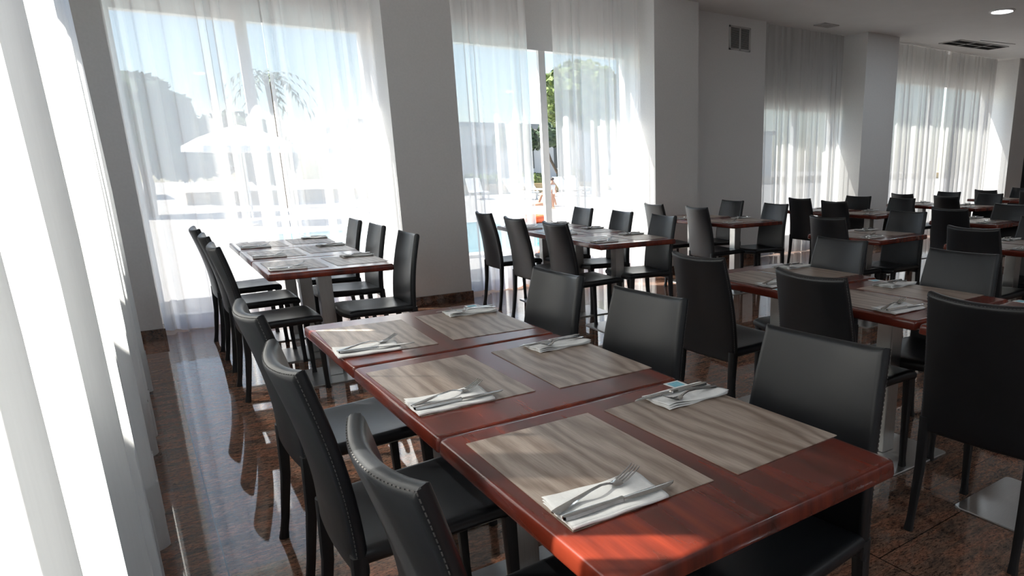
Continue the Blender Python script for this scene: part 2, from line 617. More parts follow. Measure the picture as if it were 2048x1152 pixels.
# ------------------------------------------------------------------ curtains
def curtain(label, group, s0, s1, along, plane, zt, zb, pitch, amp, seed, mat, hemmat, hem=0.25, flare=0.0):
    rnd = random.Random(seed)
    n = max(12, int((s1 - s0) / 0.006))
    ph, p2, p3 = rnd.uniform(0, 6.28), rnd.uniform(0, 6.28), rnd.uniform(0, 6.28)
    ds = (s1 - s0) / (n - 1)
    root_c = (s0 + s1) / 2
    def fold(s, z):
        t = (zt - z) / (zt - zb)
        a = amp * (0.55 + 0.55 * min(1, t * 1.6))
        q = 2 * PI * s / pitch + 1.5 * math.sin(2 * PI * s / (pitch * 3.1) + p2) + 0.9 * math.sin(2 * PI * s / (pitch * 1.7) + p3) * (0.4 + 0.6 * t)
        d = math.sin(q + ph) + 0.28 * math.sin(2 * q + p3) + 0.16 * math.sin(3.1 * q + p2) * (1 - 0.5 * t)
        return a * d * (0.72 + 0.28 * math.sin(2 * PI * s / (pitch * 4.3) + ph))
    def side(s, z):
        t = (zt - z) / (zt - zb)
        q = 2 * PI * s / pitch + 1.5 * math.sin(2 * PI * s / (pitch * 3.1) + p2) + 0.9 * math.sin(2 * PI * s / (pitch * 1.7) + p3) * (0.4 + 0.6 * t)
        over = pitch * 0.105 * (0.7 + 0.3 * math.sin(2 * PI * s / (pitch * 5.3) + p2))
        edge = min(1.0, (s - s0) / pitch, (s1 - s) / pitch)
        return -over * math.sin(2 * (q + ph)) * max(0.0, edge) * (0.55 + 0.45 * min(1, t * 2))
    def pos(s, z, off=0.0):
        d = fold(s, z) + off
        ss = s + side(s, z)
        return Vector((ss - root_c, d, z)) if along == 'x' else Vector((d, ss - root_c, z))
    def build(z0, z1, nz, off):
        b = B()
        b.grid(lambda i, j: pos(s0 + ds * i, z0 + (z1 - z0) * j / (nz - 1) + (0.012 * math.sin((s0 + ds * i) * 9 + ph) if j == 0 else 0), off), n, nz)
        return b
    loc = (root_c, plane, 0) if along == 'x' else (plane, root_c, 0)
    o = build(zb, zt, 22, 0.0).obj('sheer_curtain', mat, None, True, loc=loc)
    o.data.shade_smooth() if hasattr(o.data, 'shade_smooth') else None
    tag(o, label, 'curtain', group)
    h = build(zb, zb + hem, 5, -0.004 if along == 'x' else 0.004).obj('hem', hemmat, o, True)
    return o
G1, G2, G3, G4, GL = ('curtains at the corner window', 'curtains at the window with the gap', 'curtains beyond the wall vent', 'curtains at the far window', 'curtains along the side wall')
CT = CH - 0.005
curtain('long white sheer curtain between the corner pier and the thin dark gap', G1, 0.10, 1.135, 'x', 6.87, CT, 0.015, 0.17, 0.040, 3, M['sheer'], M['hem'])
curtain('long white sheer curtain between the thin dark gap and the second pier', G1, 1.150, 2.02, 'x', 6.87, CT, 0.015, 0.17, 0.040, 5, M['sheer'], M['hem'])
curtain('white sheer curtain on the second pier side of the open window gap', G2, 2.676, 3.575, 'x', 6.87, CT, 0.02, 0.16, 0.040, 8, M['sheer'], M['hem'])
curtain('white sheer curtain on the vent wall side of the open window gap', G2, 3.885, 5.02, 'x', 6.87, CT, 0.02, 0.16, 0.040, 13, M['sheer'], M['hem'])
curtain('white sheer curtain panel touching the grey wall with the vent', G3, 7.18, 8.06, 'x', 6.98, CT, 0.02, 0.15, 0.030, 21, M['sheer_shaded'], M['hem_shaded'])
curtain('white sheer curtain panel of the short window, touching its bright reveal', G3, 8.04, 8.90, 'x', 6.98, CT, 0.02, 0.15, 0.030, 22, M['sheer_shaded'], M['hem_shaded'])
curtain('pleated sheer curtain at the far window, on its near half', G4, 9.74, 11.60, 'x', 6.88, CT, 0.02, 0.17, 0.040, 31, M['sheer_shaded'], M['hem_shaded'])
curtain('pleated sheer curtain at the far window, below the ceiling cassette edge', G4, 11.66, 13.3, 'x', 6.88, CT, 0.02, 0.17, 0.040, 37, M['sheer_shaded'], M['hem_shaded'])
curtain('bright white curtain beside the camera, bottom left corner of the photo', GL, 0.25, 1.298, 'y', -0.128, CT, 0.02, 0.24, 0.055, 41, M['sheer_l'], M['hem_l'])
curtain('broad bright white curtain filling the left edge of the photo', GL, 1.360, 3.165, 'y', -0.128, CT, 0.02, 0.24, 0.055, 44, M['sheer_l'], M['hem_l'])
curtain('white curtain along the side wall that ends nearest the corner pier', GL, 3.235, 5.40, 'y', -0.128, CT, 0.02, 0.24, 0.055, 47, M['sheer_l'], M['hem_l'])

# ------------------------------------------------------------------ ceiling and wall fittings
def downlight(x, y, label, power):
    d = empty('ceiling_downlight', (x, y, CH))
    tag(d, label, 'ceiling light', 'round ceiling downlights')
    B().lathe([(0.122, -0.012), (0.128, -0.016), (0.150, -0.010), (0.153, 0.0), (0.122, 0.0), (0.122, -0.012)], 36).obj('trim_ring', M['frame'], d, True)
    b = B().lathe([(0.0005, -0.006), (0.122, -0.006), (0.122, -0.001)], 36)
    b.obj('diffuser', M['lampglass'], d, True)
    l = bpy.data.lights.new('downlight_lamp', 'AREA')
    l.shape = 'DISK'
    l.size = 0.24
    l.energy = power
    l.color = (0.80, 0.91, 1.0)
    lo = bpy.data.objects.new('downlight_lamp', l)
    COL.objects.link(lo)
    lo.parent = d
    lo.location = (0, 0, -0.02)
LP = 5.0
LP_FILL = 8.0
downlight(9.13, 4.74, 'round lit white downlight in the ceiling at top right', LP)
for x, y, w in ((1.6, -2.6, LP_FILL * 1.6), (4.6, -2.6, LP_FILL), (8.2, -2.6, LP_FILL * 0.3), (12.2, -2.6, LP_FILL * 0.2)):  # unseen lamps added behind the camera to lift the room's brightness
    downlight(x, y, 'added unseen downlight in the ceiling behind the camera, brightens the room', w)

v = empty('ceiling_cassette', (11.33, 6.28, CH))
v.rotation_euler = (0, 0, R(-5))
tag(v, 'dark slotted air conditioning cassette in the ceiling before the far curtains', 'air vent')
f = B()
W, D = 0.66, 0.19
f.box(-W, W, -D, -D + 0.02, -0.012, 0).box(-W, W, D - 0.02, D, -0.012, 0).box(-W, -W + 0.02, -D, D, -0.012, 0).box(W - 0.02, W, -D, D, -0.012, 0)
for xx in (-0.22, 0.22):
    f.box(xx - 0.012, xx + 0.012, -D, D, -0.012, 0)
f.box(-W, W, -0.008, 0.008, -0.012, 0)
f.obj('frame', M['grille'], v)
B().box(-W + 0.02, W - 0.02, -D + 0.02, D - 0.02, -0.004, -0.001).obj('cavity', M['slot'], v)
s_ = B()
for k in range(14):
    yy = -D + 0.035 + k * (2 * D - 0.07) / 13
    s_.box(-W + 0.02, W - 0.02, yy - 0.003, yy + 0.003, -0.010, -0.004)
s_.obj('slats', M['slot'], v)
o = B().box(-0.42, 0.42, -0.006, 0.006, -0.004, 0.0).obj('ceiling_access_joint', M['slot'], None, loc=(11.42, 5.94, CH), rot=(0, 0, R(-10)))
tag(o, 'thin dark hatch seam in the ceiling beside the cassette', 'ceiling hatch')
v = empty('ceiling_vent', (8.02, 6.6, CH))
tag(v, 'small white air vent in the ceiling above the short curtained window', 'air vent')
B().box(-0.15, 0.15, -0.10, -0.085, -0.012, 0).box(-0.15, 0.15, 0.085, 0.10, -0.012, 0).box(-0.15, -0.135, -0.1, 0.1, -0.012, 0).box(0.135, 0.15, -0.1, 0.1, -0.012, 0).obj('frame', M['grille'], v)
B().box(-0.135, 0.135, -0.085, 0.085, -0.003, -0.001).obj('cavity', M['slot'], v)
s_ = B()
for k in range(5):
    yy = -0.07 + k * 0.035
    s_.box(-0.135, 0.135, yy - 0.009, yy + 0.009, -0.011, -0.004)
s_.obj('slats', M['grille'], v)
v = empty('wall_vent', (6.67, 6.90, 2.745))
tag(v, 'white two-column louvred vent high on the grey wall', 'air vent')
f = B()
f.box(-0.19, 0.19, -0.012, 0, 0.0, 0.022).box(-0.19, 0.19, -0.012, 0, 0.268, 0.29).box(-0.19, -0.165, -0.012, 0, 0, 0.29).box(0.165, 0.19, -0.012, 0, 0, 0.29).box(-0.012, 0.012, -0.012, 0, 0, 0.29)
f.obj('frame', M['grille'], v)
B().box(-0.165, 0.165, -0.003, -0.001, 0.022, 0.268).obj('cavity', M['midgrey'], v)
s_ = B()
for k in range(18):
    zz = 0.030 + k * 0.0132
    s_.add([(-0.165, -0.003, zz + 0.006), (0.165, -0.003, zz + 0.006), (0.165, -0.011, zz - 0.001), (-0.165, -0.011, zz - 0.001)], [(0, 1, 2, 3)])
s_.obj('louvres', M['grille'], v)

# ------------------------------------------------------------------ chair
def build_chair():
    root = empty('dining_chair')
    z0, z1 = 0.385, 0.905
    def yc(v):   # centre line of the back, local y
        return -0.196 - 0.070 * (v ** 1.35) + 0.012 * math.sin(PI * v)
    def P(u, v):
        uu = 2 * u - 1
        hw = 0.203 - 0.024 * v + 0.004 * math.sin(PI * v)
        bow = 0.010 + 0.022 * v
        z = z0 + (z1 - z0) * v - 0.010 * (1 - uu * uu) * v + 0.002 * (abs(uu) ** 8) * v
        return Vector((hw * uu, yc(v) - bow * (1 - uu * uu), z))
    def N(u, v):
        e = 1e-3
        a = P(min(1, u + e), v) - P(max(0, u - e), v)
        c = P(u, min(1, v + e)) - P(u, max(0, v - e))
        n = a.cross(c).normalized()
        return -n if n.y < 0 else n
    us, vs = edges(10, 0.042), edges(14, 0.034)
    bk = slab(us, vs, P, N, 0.034, (0.042, 0.034)).obj('backrest', M['leather'], root, True)
    adopt(bk, root)
    # stitched seam along the back rim: small dashes
    st = B()
    path = []
    def rimp(u, v):
        return P(u, v) - N(u, v) * 0.0105
    for k in range(46): path.append(rimp(0.012, 0.03 + 0.96 * k / 46))
    for k in range(34): path.append(rimp(0.012 + 0.976 * k / 34, 0.992))
    for k in range(47): path.append(rimp(0.988, 0.99 - 0.96 * k / 46))
    for a, c in zip(path[:-1], path[1:]):
        m = a.lerp(c, 0.62)
        out = Vector(((1 if a.x > 0 else -1) * 0.0022, -0.0012, 0.0014))
        st.tube([a + out, m + out], 0.0013, 4)
    s_ = st.obj('stitching', M['thread'], bk)
    adopt(s_, bk)
    # seat
    def PS(u, v):
        uu = 2 * u - 1
        hw = 0.200 + 0.013 * v
        y = -0.200 + 0.405 * v + 0.018 * v * (1 - uu * uu)
        z = 0.434 + 0.010 * v - 0.016 * (1 - uu * uu) * (0.4 + 0.6 * math.sin(PI * min(1, v * 1.0))) - 0.016 * max(0, (v - 0.85) / 0.15) ** 2 * (1 - 0.4 * abs(uu))
        return Vector((hw * uu, y, z))
    def NS(u, v):
        return Vector((0, 0, 1))
    se = slab(edges(10, 0.06), edges(10, 0.06), PS, NS, 0.046, (0.06, 0.06)).obj('seat', M['leather'], root, True)
    adopt(se, root)
    st = B()
    pts = [PS(0.012, 0.05 + 0.93 * k / 30) + Vector((-0.001, 0, -0.004)) for k in range(31)] + \
          [PS(0.02 + 0.96 * k / 30, 0.99) + Vector((0, 0.003, -0.004)) for k in range(31)] + \
          [PS(0.988, 0.98 - 0.93 * k / 30) + Vector((0.001, 0, -0.004)) for k in range(31)]
    for a, c in zip(pts[:-1], pts[1:]):
        st.tube([a, a.lerp(c, 0.55)], 0.0011, 4)
    s_ = st.obj('stitching', M['thread'], se)
    adopt(s_, se)
    for sx in (-1, 1):
        fl = B().tube([(sx * 0.190, 0.178, 0.425), (sx * 0.190, 0.180, 0.405), (sx * 0.189, 0.184, 0.25), (sx * 0.188, 0.188, 0.06), (sx * 0.188, 0.189, 0.035), (sx * 0.188, 0.190, 0.0)],
                      [0.020, 0.0195, 0.0165, 0.0135, 0.0135, 0.0165], 12, 0.35)
        adopt(fl.obj('leg', M['legl'], root, True), root)
        rl = B().tube([(sx * 0.184, -0.200, 0.44), (sx * 0.184, -0.202, 0.39), (sx * 0.184, -0.210, 0.25), (sx * 0.186, -0.232, 0.08), (sx * 0.187, -0.240, 0.035), (sx * 0.188, -0.246, 0.0)],
                      [0.020, 0.0195, 0.0170, 0.0140, 0.0140, 0.0170], 12, 0.35)
        adopt(rl.obj('leg', M['legl'], root, True), root)
    return root

# ------------------------------------------------------------------ table
TH = 0.7416
TS = 0.350
def build_table():
    root = empty('dining_table')
    prof = [(0.0, -0.003), (0.0, -0.0), (-0.010, 0.0)]
    b = B()
    # rounded-square outline offset per layer (inset, z)
    layers = [(0.016, TH), (0.010, TH), (0.0055, TH - 0.0016), (0.003, TH - 0.005), (0.0015, TH - 0.012), (0.0, TH - 0.030), (0.0015, TH - 0.036), (0.008, TH - 0.040), (0.016, TH - 0.040)]
    def outline(ins):
        h = TS - ins
        r = 0.012
        pts = []
        for cx, cy_, a0 in ((h - r, h - r, 0), (-h + r, h - r, 90), (-h + r, -h + r, 180), (h - r, -h + r, 270)):
            for k in range(5):
                a = R(a0 + 22.5 * k)
                pts.append((cx + r * math.cos(a), cy_ + r * math.sin(a)))
        return pts
    n = 20
    for ins, z in layers:
        b.v += [(x, y, z) for x, y in outline(ins)]
    for i in range(len(layers) - 1):
        for k in range(n):
            k2 = (k + 1) % n
            b.f.append((i * n + k, i * n + k2, (i + 1) * n + k2, (i + 1) * n + k))
    b.f.append(tuple(range(n)))
    b.f.append(tuple((len(layers) - 1) * n + k for k in reversed(range(n))))
    adopt(b.obj('tabletop', M['wood'], root, True), root)
    c = B()
    me = c.box(-0.04, 0.04, -0.04, 0.04, 0.009, TH - 0.046)
    o = me.obj('column', M['steel'], root)
    bv = o.modifiers.new('edge', 'BEVEL'); bv.width = 0.003; bv.segments = 2
    adopt(o, root)
    o = B().box(-0.11, 0.11, -0.11, 0.11, TH - 0.046, TH - 0.040).obj('mounting_plate', M['steel'], root)
    adopt(o, root)
    p = B()
    def rr(h, r, z):
        pts = []
        for cx, cy_, a0 in ((h - r, h - r, 0), (-h + r, h - r, 90), (-h + r, -h + r, 180), (h - r, -h + r, 270)):
            for k in range(6):
                a = R(a0 + 18 * k)
                pts.append((cx + r * math.cos(a), cy_ + r * math.sin(a), z))
        return pts
    ls = [rr(0.210, 0.02, 0.0), rr(0.214, 0.022, 0.0015), rr(0.214, 0.022, 0.0065), rr(0.2115, 0.02, 0.009), rr(0.205, 0.018, 0.009)]
    for l in ls:
        p.v += l
    n = 24
    for i in range(4):
        for k in range(n):
            k2 = (k + 1) % n
            p.f.append((i * n + k, i * n + k2, (i + 1) * n + k2, (i + 1) * n + k))
    p.f.append(tuple(range(n)))
    p.f.append(tuple(4 * n + k for k in range(n)))
    adopt(p.obj('base_plate', M['plate'], root, True), root)
    return root

# ------------------------------------------------------------------ place setting pieces (origin at own centre, resting on z=0)
MW, ML = 0.309, 0.4635
def build_mat():
    o = B().box(-MW / 2, MW / 2, -ML / 2, ML / 2, 0.0, 0.0016).obj('placemat', M['mat'])
    return o
def build_napkin():
    b = B()
    L, W = 0.196, 0.112
    n, m = 25, 13
    def surf(z0, wob, off, fold):
        def P(i, j):
            u, v_ = i / (n - 1), j / (m - 1)
            x = -L / 2 + L * u
            y = -W / 2 + W * v_ + off * math.sin(u * 5.0 + 0.5) * v_
            e = min(v_, 1 - v_, 0.12) / 0.12
            z = z0 + wob * (math.sin(u * 7 + v_ * 2) * 0.5 + 0.5) * v_ * (0.5 + 0.5 * v_) + 0.0012 * math.sin(u * 13 + v_ * 9)
            if fold:
                z = z * e + 0.001 * (1 - e)
            return Vector((x, y, max(z, 0.0003)))
        return P
    b.grid(surf(0.0068, 0.006, 0.006, False), n, m)
    b.grid(surf(0.0042, 0.003, 0.003, False), n, m, True)
    b.grid(surf(0.0014, 0.0012, -0.002, False), n, m)
    # front fold edge joining the layers
    def E(i, j):
        u = i / (n - 1)
        x = -L / 2 + L * u
        a = PI * j / 6
        return Vector((x, -W / 2 - 0.0032 * math.sin(a), 0.0036 - 0.0032 * math.cos(a) + 0.0008 * math.sin(u * 13)))
    b.grid(E, n, 7)
    o = b.obj('paper_napkin', M['paper'], None, True)
    sol = o.modifiers.new('paper', 'SOLIDIFY'); sol.thickness = 0.0006; sol.offset = 0
    return o
def strip(b, pts, th):
    """pts: list of (x, halfwidth, z, yoff): flat bar with dished top"""
    vs = []
    for x, w, z, y in pts:
        vs += [(x, y - w, z), (x, y, z + th * 0.25), (x, y + w, z), (x, y + w * 0.8, z + th), (x, y, z + th * 1.2), (x, y - w * 0.8, z + th)]
    fs = []
    n = 6
    for i in range(len(pts) - 1):
        for k in range(n):
            k2 = (k + 1) % n
            fs.append((i * n + k, i * n + k2, (i + 1) * n + k2, (i + 1) * n + k))
    fs.append(tuple(range(n)))
    fs.append(tuple((len(pts) - 1) * n + k for k in reversed(range(n))))
    b.add(vs, fs)
def build_fork():
    root = empty('dinner_fork')
    b = B()
    strip(b, [(-0.100, 0.004, 0.000, 0), (-0.097, 0.008, 0.000, 0), (-0.088, 0.0098, 0.0008, 0), (-0.070, 0.0085, 0.003, 0), (-0.045, 0.0058, 0.0065, 0), (-0.015, 0.0036, 0.0105, 0), (0.010, 0.0030, 0.012, 0), (0.026, 0.0034, 0.009, 0), (0.034, 0.0048, 0.0058, 0)], 0.0022)
    adopt(b.obj('handle', M['cutlery'], root, True), root)
    b = B()
    strip(b, [(0.033, 0.0045, 0.0060, 0), (0.038, 0.0085, 0.0042, 0), (0.045, 0.0118, 0.0030, 0), (0.053, 0.0125, 0.0034, 0), (0.057, 0.0126, 0.0042, 0)], 0.0016)
    for k in range(4):
        y = -0.0105 + 0.0070 * k
        strip(b, [(0.056, 0.0024, 0.0040, y), (0.070, 0.0021, 0.0078, y), (0.084, 0.0018, 0.0135, y), (0.096, 0.0014, 0.0195, y), (0.100, 0.0006, 0.0215, y)], 0.0016)
    adopt(b.obj('tines', M['cutlery'], root, True), root)
    return root
def build_knife():
    root = empty('table_knife')
    b = B()
    strip(b, [(-0.116, 0.003, 0.0, 0), (-0.113, 0.0075, 0.0, 0), (-0.100, 0.0092, 0.0, 0), (-0.060, 0.0080, 0.0006, 0), (-0.020, 0.0066, 0.0014, 0), (-0.004, 0.0064, 0.0018, 0), (0.000, 0.0078, 0.0018, 0), (0.004, 0.0060, 0.0024, 0)], 0.0056)
    adopt(b.obj('handle', M['cutlery'], root, True), root)
    b = B()
    strip(b, [(0.003, 0.0060, 0.0042, 0), (0.020, 0.0085, 0.0044, -0.001), (0.070, 0.0092, 0.0046, -0.001), (0.098, 0.0080, 0.0048, 0.0), (0.112, 0.0050, 0.0048, 0.003), (0.119, 0.0012, 0.0048, 0.006)], 0.0011)
    adopt(b.obj('blade', M['cutlery'], root, True), root)
    return root
def build_card():
    root = empty('table_card')
    adopt(B().box(-0.025, 0.025, -0.025, 0.025, 0, 0.0008).obj('card_sheet', M['card'], root), root)
    adopt(B().box(-0.018, 0.018, -0.018, 0.018, 0.0008, 0.0010).obj('printed_panel', M['cardblue'], root), root)
    return root

PROTO = {}
def make(kind, builder):
    """the first call uses the prototype itself, later calls copy it"""
    if kind not in PROTO:
        PROTO[kind] = builder()
        return PROTO[kind]
    return copy_tree(PROTO[kind])

TABLES = []
def setting(tx, ty, ta, side, row, tword, full=True, dx=None, dy=None, dr=0.0, jit=None):
    """side -1: diner on the left (facing +x); +1: on the right"""
    rr_ = jit or random.Random(hash((round(tx, 2), round(ty, 2), side)) & 0xffff)
    ox = (-0.158 if side < 0 else 0.195) if dx is None else dx
    oy = 0.0 if dy is None else dy
    X, Y = rotp(ox, oy, ta)
    a = ta + dr
    mz = TH + 0.0003
    sw = 'left' if side < 0 else 'right'
    where = 'at %s side of %s, %s' % (sw, tword.replace('the ', ''), row)
    m = make('mat', build_mat)
    m.location = (tx + X, ty + Y, mz)
    m.rotation_euler = (0, 0, a + (0 if side < 0 else PI))
    tag(m, 'wood-grain placemat ' + where, 'placemat', 'placemats on the tables')
    # napkin, in the mat frame of the diner (their right-hand end)
    ang = a + (0 if side < 0 else PI)
    j = lambda q: rr_.uniform(-q, q)
    nx, ny = rotp(-0.062 + j(0.008), -0.177 + j(0.006), ang)
    nap = make('napkin', build_napkin)
    nr = ang + R(j(3))
    nap.location = (tx + X + nx, ty + Y + ny, mz + 0.0017)
    nap.rotation_euler = (0, 0, nr)
    tag(nap, 'folded white napkin ' + where, 'napkin', 'paper napkins')
    fx, fy = rotp(-0.060 + j(0.005), -0.157 + j(0.003), ang)
    fo = make('fork', build_fork)
    fo.location = (tx + X + fx, ty + Y + fy, mz + 0.0130)
    fo.rotation_euler = (0, 0, nr + R(10 + j(3)))
    tag(fo, 'steel fork on napkin ' + where, 'fork', 'forks')
    kx, ky = rotp(-0.043 + j(0.005), -0.206 + j(0.003), ang)
    kn = make('knife', build_knife)
    kn.location = (tx + X + kx, ty + Y + ky, mz + 0.0105)
    kn.rotation_euler = (0, R(0.9), nr + R(-1 + j(3)))
    tag(kn, 'steel knife on napkin ' + where, 'knife', 'knives')

def table_at(x, y, ang, row, tword, sides=(-1, 1), label=None, **kw):
    t = make('table', build_table)
    t.location = (x, y, 0)
    t.rotation_euler = (0, 0, ang)
    tag(t, label or ('square mahogany pedestal table, the %s of %s' % (tword.replace('the ', '').replace(' table',' one'), row)), 'table', 'square pedestal tables')
    for s in sides:
        k = kw.get('L' if s < 0 else 'R', {})
        setting(x, y, ang, s, row, tword, **k)
    return t

def card(x, y, a, label):
    c = make('card', build_card)
    c.location = (x, y, TH + 0.0003)
    c.rotation_euler = (0, 0, a)
    tag(c, label, 'card', 'small printed table cards')

def matpos(tx, ty, ta, fx, fy, rdeg):
    """mat far-left corner in the world -> offsets inside the table frame"""
    r = R(rdeg)
    cx_, cy_ = rotp(MW / 2, -ML / 2, r)
    wx, wy = fx + cx_ - tx, fy + cy_ - ty
    lx, ly = rotp(wx, wy, -ta)
    return dict(dx=lx, dy=ly, dr=r - ta)

ROWA = 'the foreground row'
ROWB = 'the corner window row'
ROWC = 'the parted curtain row'
ROWD = 'the second foreground row'
ROWF = 'the vent wall pair'
ROWH = 'the short window pair'
ROW9 = 'the far curtain pair'
ROW11 = 'the farthest pair'
T3 = ('the window-end table', 'the middle table', 'the near table')
T2 = ('the window-end table', 'the near table')

ang = 0.0
AX = 0.4665 + 0.35
AM = [[(0.4852, 2.7157, -2.47), (0.8541, 2.719, -2.59)], [(0.4829, 2.0418, 0.52), (0.8682, 2.0228, -1.2)], [(0.5074, 1.3525, -0.72), (0.8576, 1.3384, 0.94)]]
for k, (yc_, xc) in enumerate(((2.482, AX - 0.001), (1.775, AX), (1.072, AX + 0.002))):
    ta = R(0.2)
    table_at(xc, yc_, ta, ROWA, T3[k], L=matpos(xc, yc_, ta, *AM[k][0]), R=matpos(xc, yc_, ta, *AM[k][1]))
BM = [(1.0174, 6.4431, -2.61), (0.9865, 5.741, -0.67), (0.9756, 4.9489, -0.19)]
for k in range(3):
    ta = R(-1.1)
    ox, oy = rotp(0.35, -0.352 - 0.704 * k, ta)
    x, y = 0.6129 + ox, 6.4755 + oy
    table_at(x, y, ta, ROWB, T3[k], R=matpos(x, y, ta, *BM[k]))
for k in range(3):
    ta = R(-3.4)
    ox, oy = rotp(0.35, 0.352 + 0.704 * (2 - k), ta)
    table_at(2.784 + ox, 4.323 + oy, ta, ROWC, T3[k])
for k in range(2):
    ta = R(-0.5)
    ox, oy = rotp(0.35, 0.352 + 0.704 * (1 - k), ta)
    table_at(4.722 + ox, 4.91 + oy, ta, ROWF, T2[k])
for k, (x, y, a) in enumerate(((2.385, 2.135, -1.5), (2.315, 1.407, -1.5), (2.275, 0.675, -0.5))):
    ox, oy = rotp(0.35, 0.35, R(a))
    table_at(x + ox, y + oy, R(a), ROWD, T3[k])
for (x, y, a, tw, row, lab) in (
        (4.564, 3.131, 2.0, 'the lone table', 'behind the second foreground row', 'lone square mahogany table behind the second foreground row'),
        (6.508, 3.195, 2.0, 'the lone table', 'far right', 'small mahogany table seen past two tall chair backs, far right'),
        (4.70, 2.00, -1.0, 'the table', 'cut by the photo edge', 'mahogany table cut off by the right edge of the photo')):
    ox, oy = rotp(0.35, 0.35, R(a))
    table_at(x + ox, y + oy, R(a), row, tw, label=lab)
for k in range(2):
    ta = R(0)
    ox, oy = rotp(0.35, 0.352 + 0.704 * (1 - k), ta)
    table_at(6.657 + ox, 4.63 + oy, ta, ROWH, T2[k])
for k in range(2):
    ta = R(-5)
    ox, oy = rotp(0.35, 0.352 + 0.704 * (1 - k), ta)
    table_at(8.55 + ox, 4.50 + oy, ta, ROW9, T2[k])
for k in range(2):
    ta = R(-5)
    ox, oy = rotp(0.35, 0.352 + 0.704 * (1 - k), ta)
    table_at(10.58 + ox, 4.40 + oy, ta, ROW11, T2[k])

card(1.125, 1.387, R(0), 'small pale blue card at the seam of the near foreground table')
card(1.118, 2.775, R(-3), 'small pale blue card on the far corner of the foreground row')
card(2.985, 2.062, R(-20), 'small pale blue card beside the middle right napkin, second foreground row')
card(3.00, 1.335, R(-8), 'small pale blue card in front of the tall dark chair at right')
card(2.425, 2.20, R(5), 'small pale blue card behind the stitched chair back, second foreground row')

# ------------------------------------------------------------------ chairs: (x of the top edge, y centre, facing, degrees off, words)
CH_L = -PI / 2   # facing +x (left side chairs)
CH_R = PI / 2
def chair_at(xt, y, side, dev, label, group):
    c = make('chair', build_chair)
    a = (CH_L if side < 0 else CH_R) + R(dev)
    lx, ly = rotp(0.0, 0.275, a)          # from the top edge to the seat centre
    c.location = (xt + lx, y + ly, 0)
    c.rotation_euler = (0, 0, a)
    tag(c, label, 'chair', group)
def lab(side, tw, row):
    return 'black leather chair at %s side of %s, %s' % ('left' if side < 0 else 'right', tw, row)
def chairs(row, lst, grp):
    for xt, y, side, dev, tw in lst:
        chair_at(xt, y, side, dev, lab(side, tw, row), grp)
GG = 'black leather dining chairs'
chairs(ROWA, [(0.25, 2.455, -1, 2, T3[0]), (0.232, 1.755, -1, 0, T3[1]), (0.255, 1.055, -1, 0, T3[2]),
              (1.378, 2.465, 1, 3, T3[0]), (1.388, 1.85, 1, 6, T3[1]), (1.362, 1.075, 1, 5, T3[2])], GG)
chairs(ROWB, [(0.375, 6.07, -1, 1, T3[0]), (0.375, 5.38, -1, 0, T3[1]), (0.36, 4.64, -1, 0, T3[2]),
              (1.51, 6.09, 1, -2, T3[0]), (1.50, 5.43, 1, 0, T3[1]), (1.47, 4.62, 1, 0, T3[2])], GG)
chairs(ROWC, [(2.63, 6.09, -1, -2, T3[0]), (2.56, 5.32, -1, -1, T3[1]), (2.56, 4.62, -1, 0, T3[2]),
              (3.71, 6.05, 1, -2, T3[0]), (3.70, 5.34, 1, -4, T3[1]), (3.66, 4.66, 1, -4, T3[2])], GG)
chairs(ROWF, [(4.62, 6.09, -1, -4, T2[0]), (4.58, 5.32, -1, -4, T2[1]), (5.70, 5.95, 1, 0, T2[0]), (5.58, 5.15, 1, -3, T2[1])], GG)
chairs(ROWD, [(2.15, 2.49, -1, 2, T3[0]), (2.12, 1.77, -1, -1, T3[1]), (2.11, 1.06, -1, 3, T3[2]),
              (3.25, 2.48, 1, -3, T3[0]), (3.22, 1.73, 1, 0, T3[1])], GG)
chairs(ROWH, [(6.62, 5.74, -1, -3, T2[0]), (6.39, 5.03, -1, 0, T2[1]), (7.53, 5.53, 1, 4, T2[0]), (7.45, 4.84, 1, -4, T2[1])], GG)
chairs(ROW9, [(8.45, 5.51, -1, -7, T2[0]), (8.25, 4.75, -1, -7, T2[1]), (9.43, 5.38, 1, -4, T2[0]), (9.30, 4.71, 1, -6, T2[1])], GG)
chairs(ROW11, [(10.35, 5.33, -1, -6, T2[0]), (10.25, 4.60, -1, -3, T2[1]), (11.52, 5.32, 1, -6, T2[0])], GG)
for xt, y, side, dev, l in (
        (4.50, 3.60, -1, -1, 'black leather chair with its back to us at the left of the lone middle table'),
        (5.51, 3.51, 1, 0, 'black leather chair facing us at the right of the lone middle table'),
        (6.11, 3.47, -1, 0, 'tall dark chair back left of the far lone table'),
        (7.11, 3.37, 1, -4, 'black chair right of the far lone table, cut by the photo edge'),
        (4.45, 2.35, -1, 0, 'black chair with yellowish seam, left of the table cut off at right'),
        (5.62, 2.40, 1, 0, 'black chair sliver at the right edge of the photo')):
    chair_at(xt, y, side, dev, l, GG)

# ------------------------------------------------------------------ outside
GZ = -0.14
struct('ground', B().box(-60, 90, 7.3, 90, GZ - 0.2, GZ).box(-60, -0.65, -30, 7.3, GZ - 0.2, GZ), M['terrace'])
o = B().box(2.3, 7.6, 11.0, 17.0, GZ, GZ + 0.015).obj('pool_water', M['water'])
tag(o, kind='structure')
b = B()
b.box(1.95, 7.95, 10.65, 11.0, GZ, GZ + 0.05).box(1.95, 7.95, 17.0, 17.35, GZ, GZ + 0.05).box(1.95, 2.3, 11.0, 17.0, GZ, GZ + 0.05).box(7.6, 7.95, 11.0, 17.0, GZ, GZ + 0.05)
o = b.obj('pool_coping', M['coping'])
tag(o, kind='structure')
o = B().box(-1.25, -1.10, -3.0, 7.0, GZ, 2.36).obj('garden_screen_wall', M['building'])
tag(o, kind='structure')
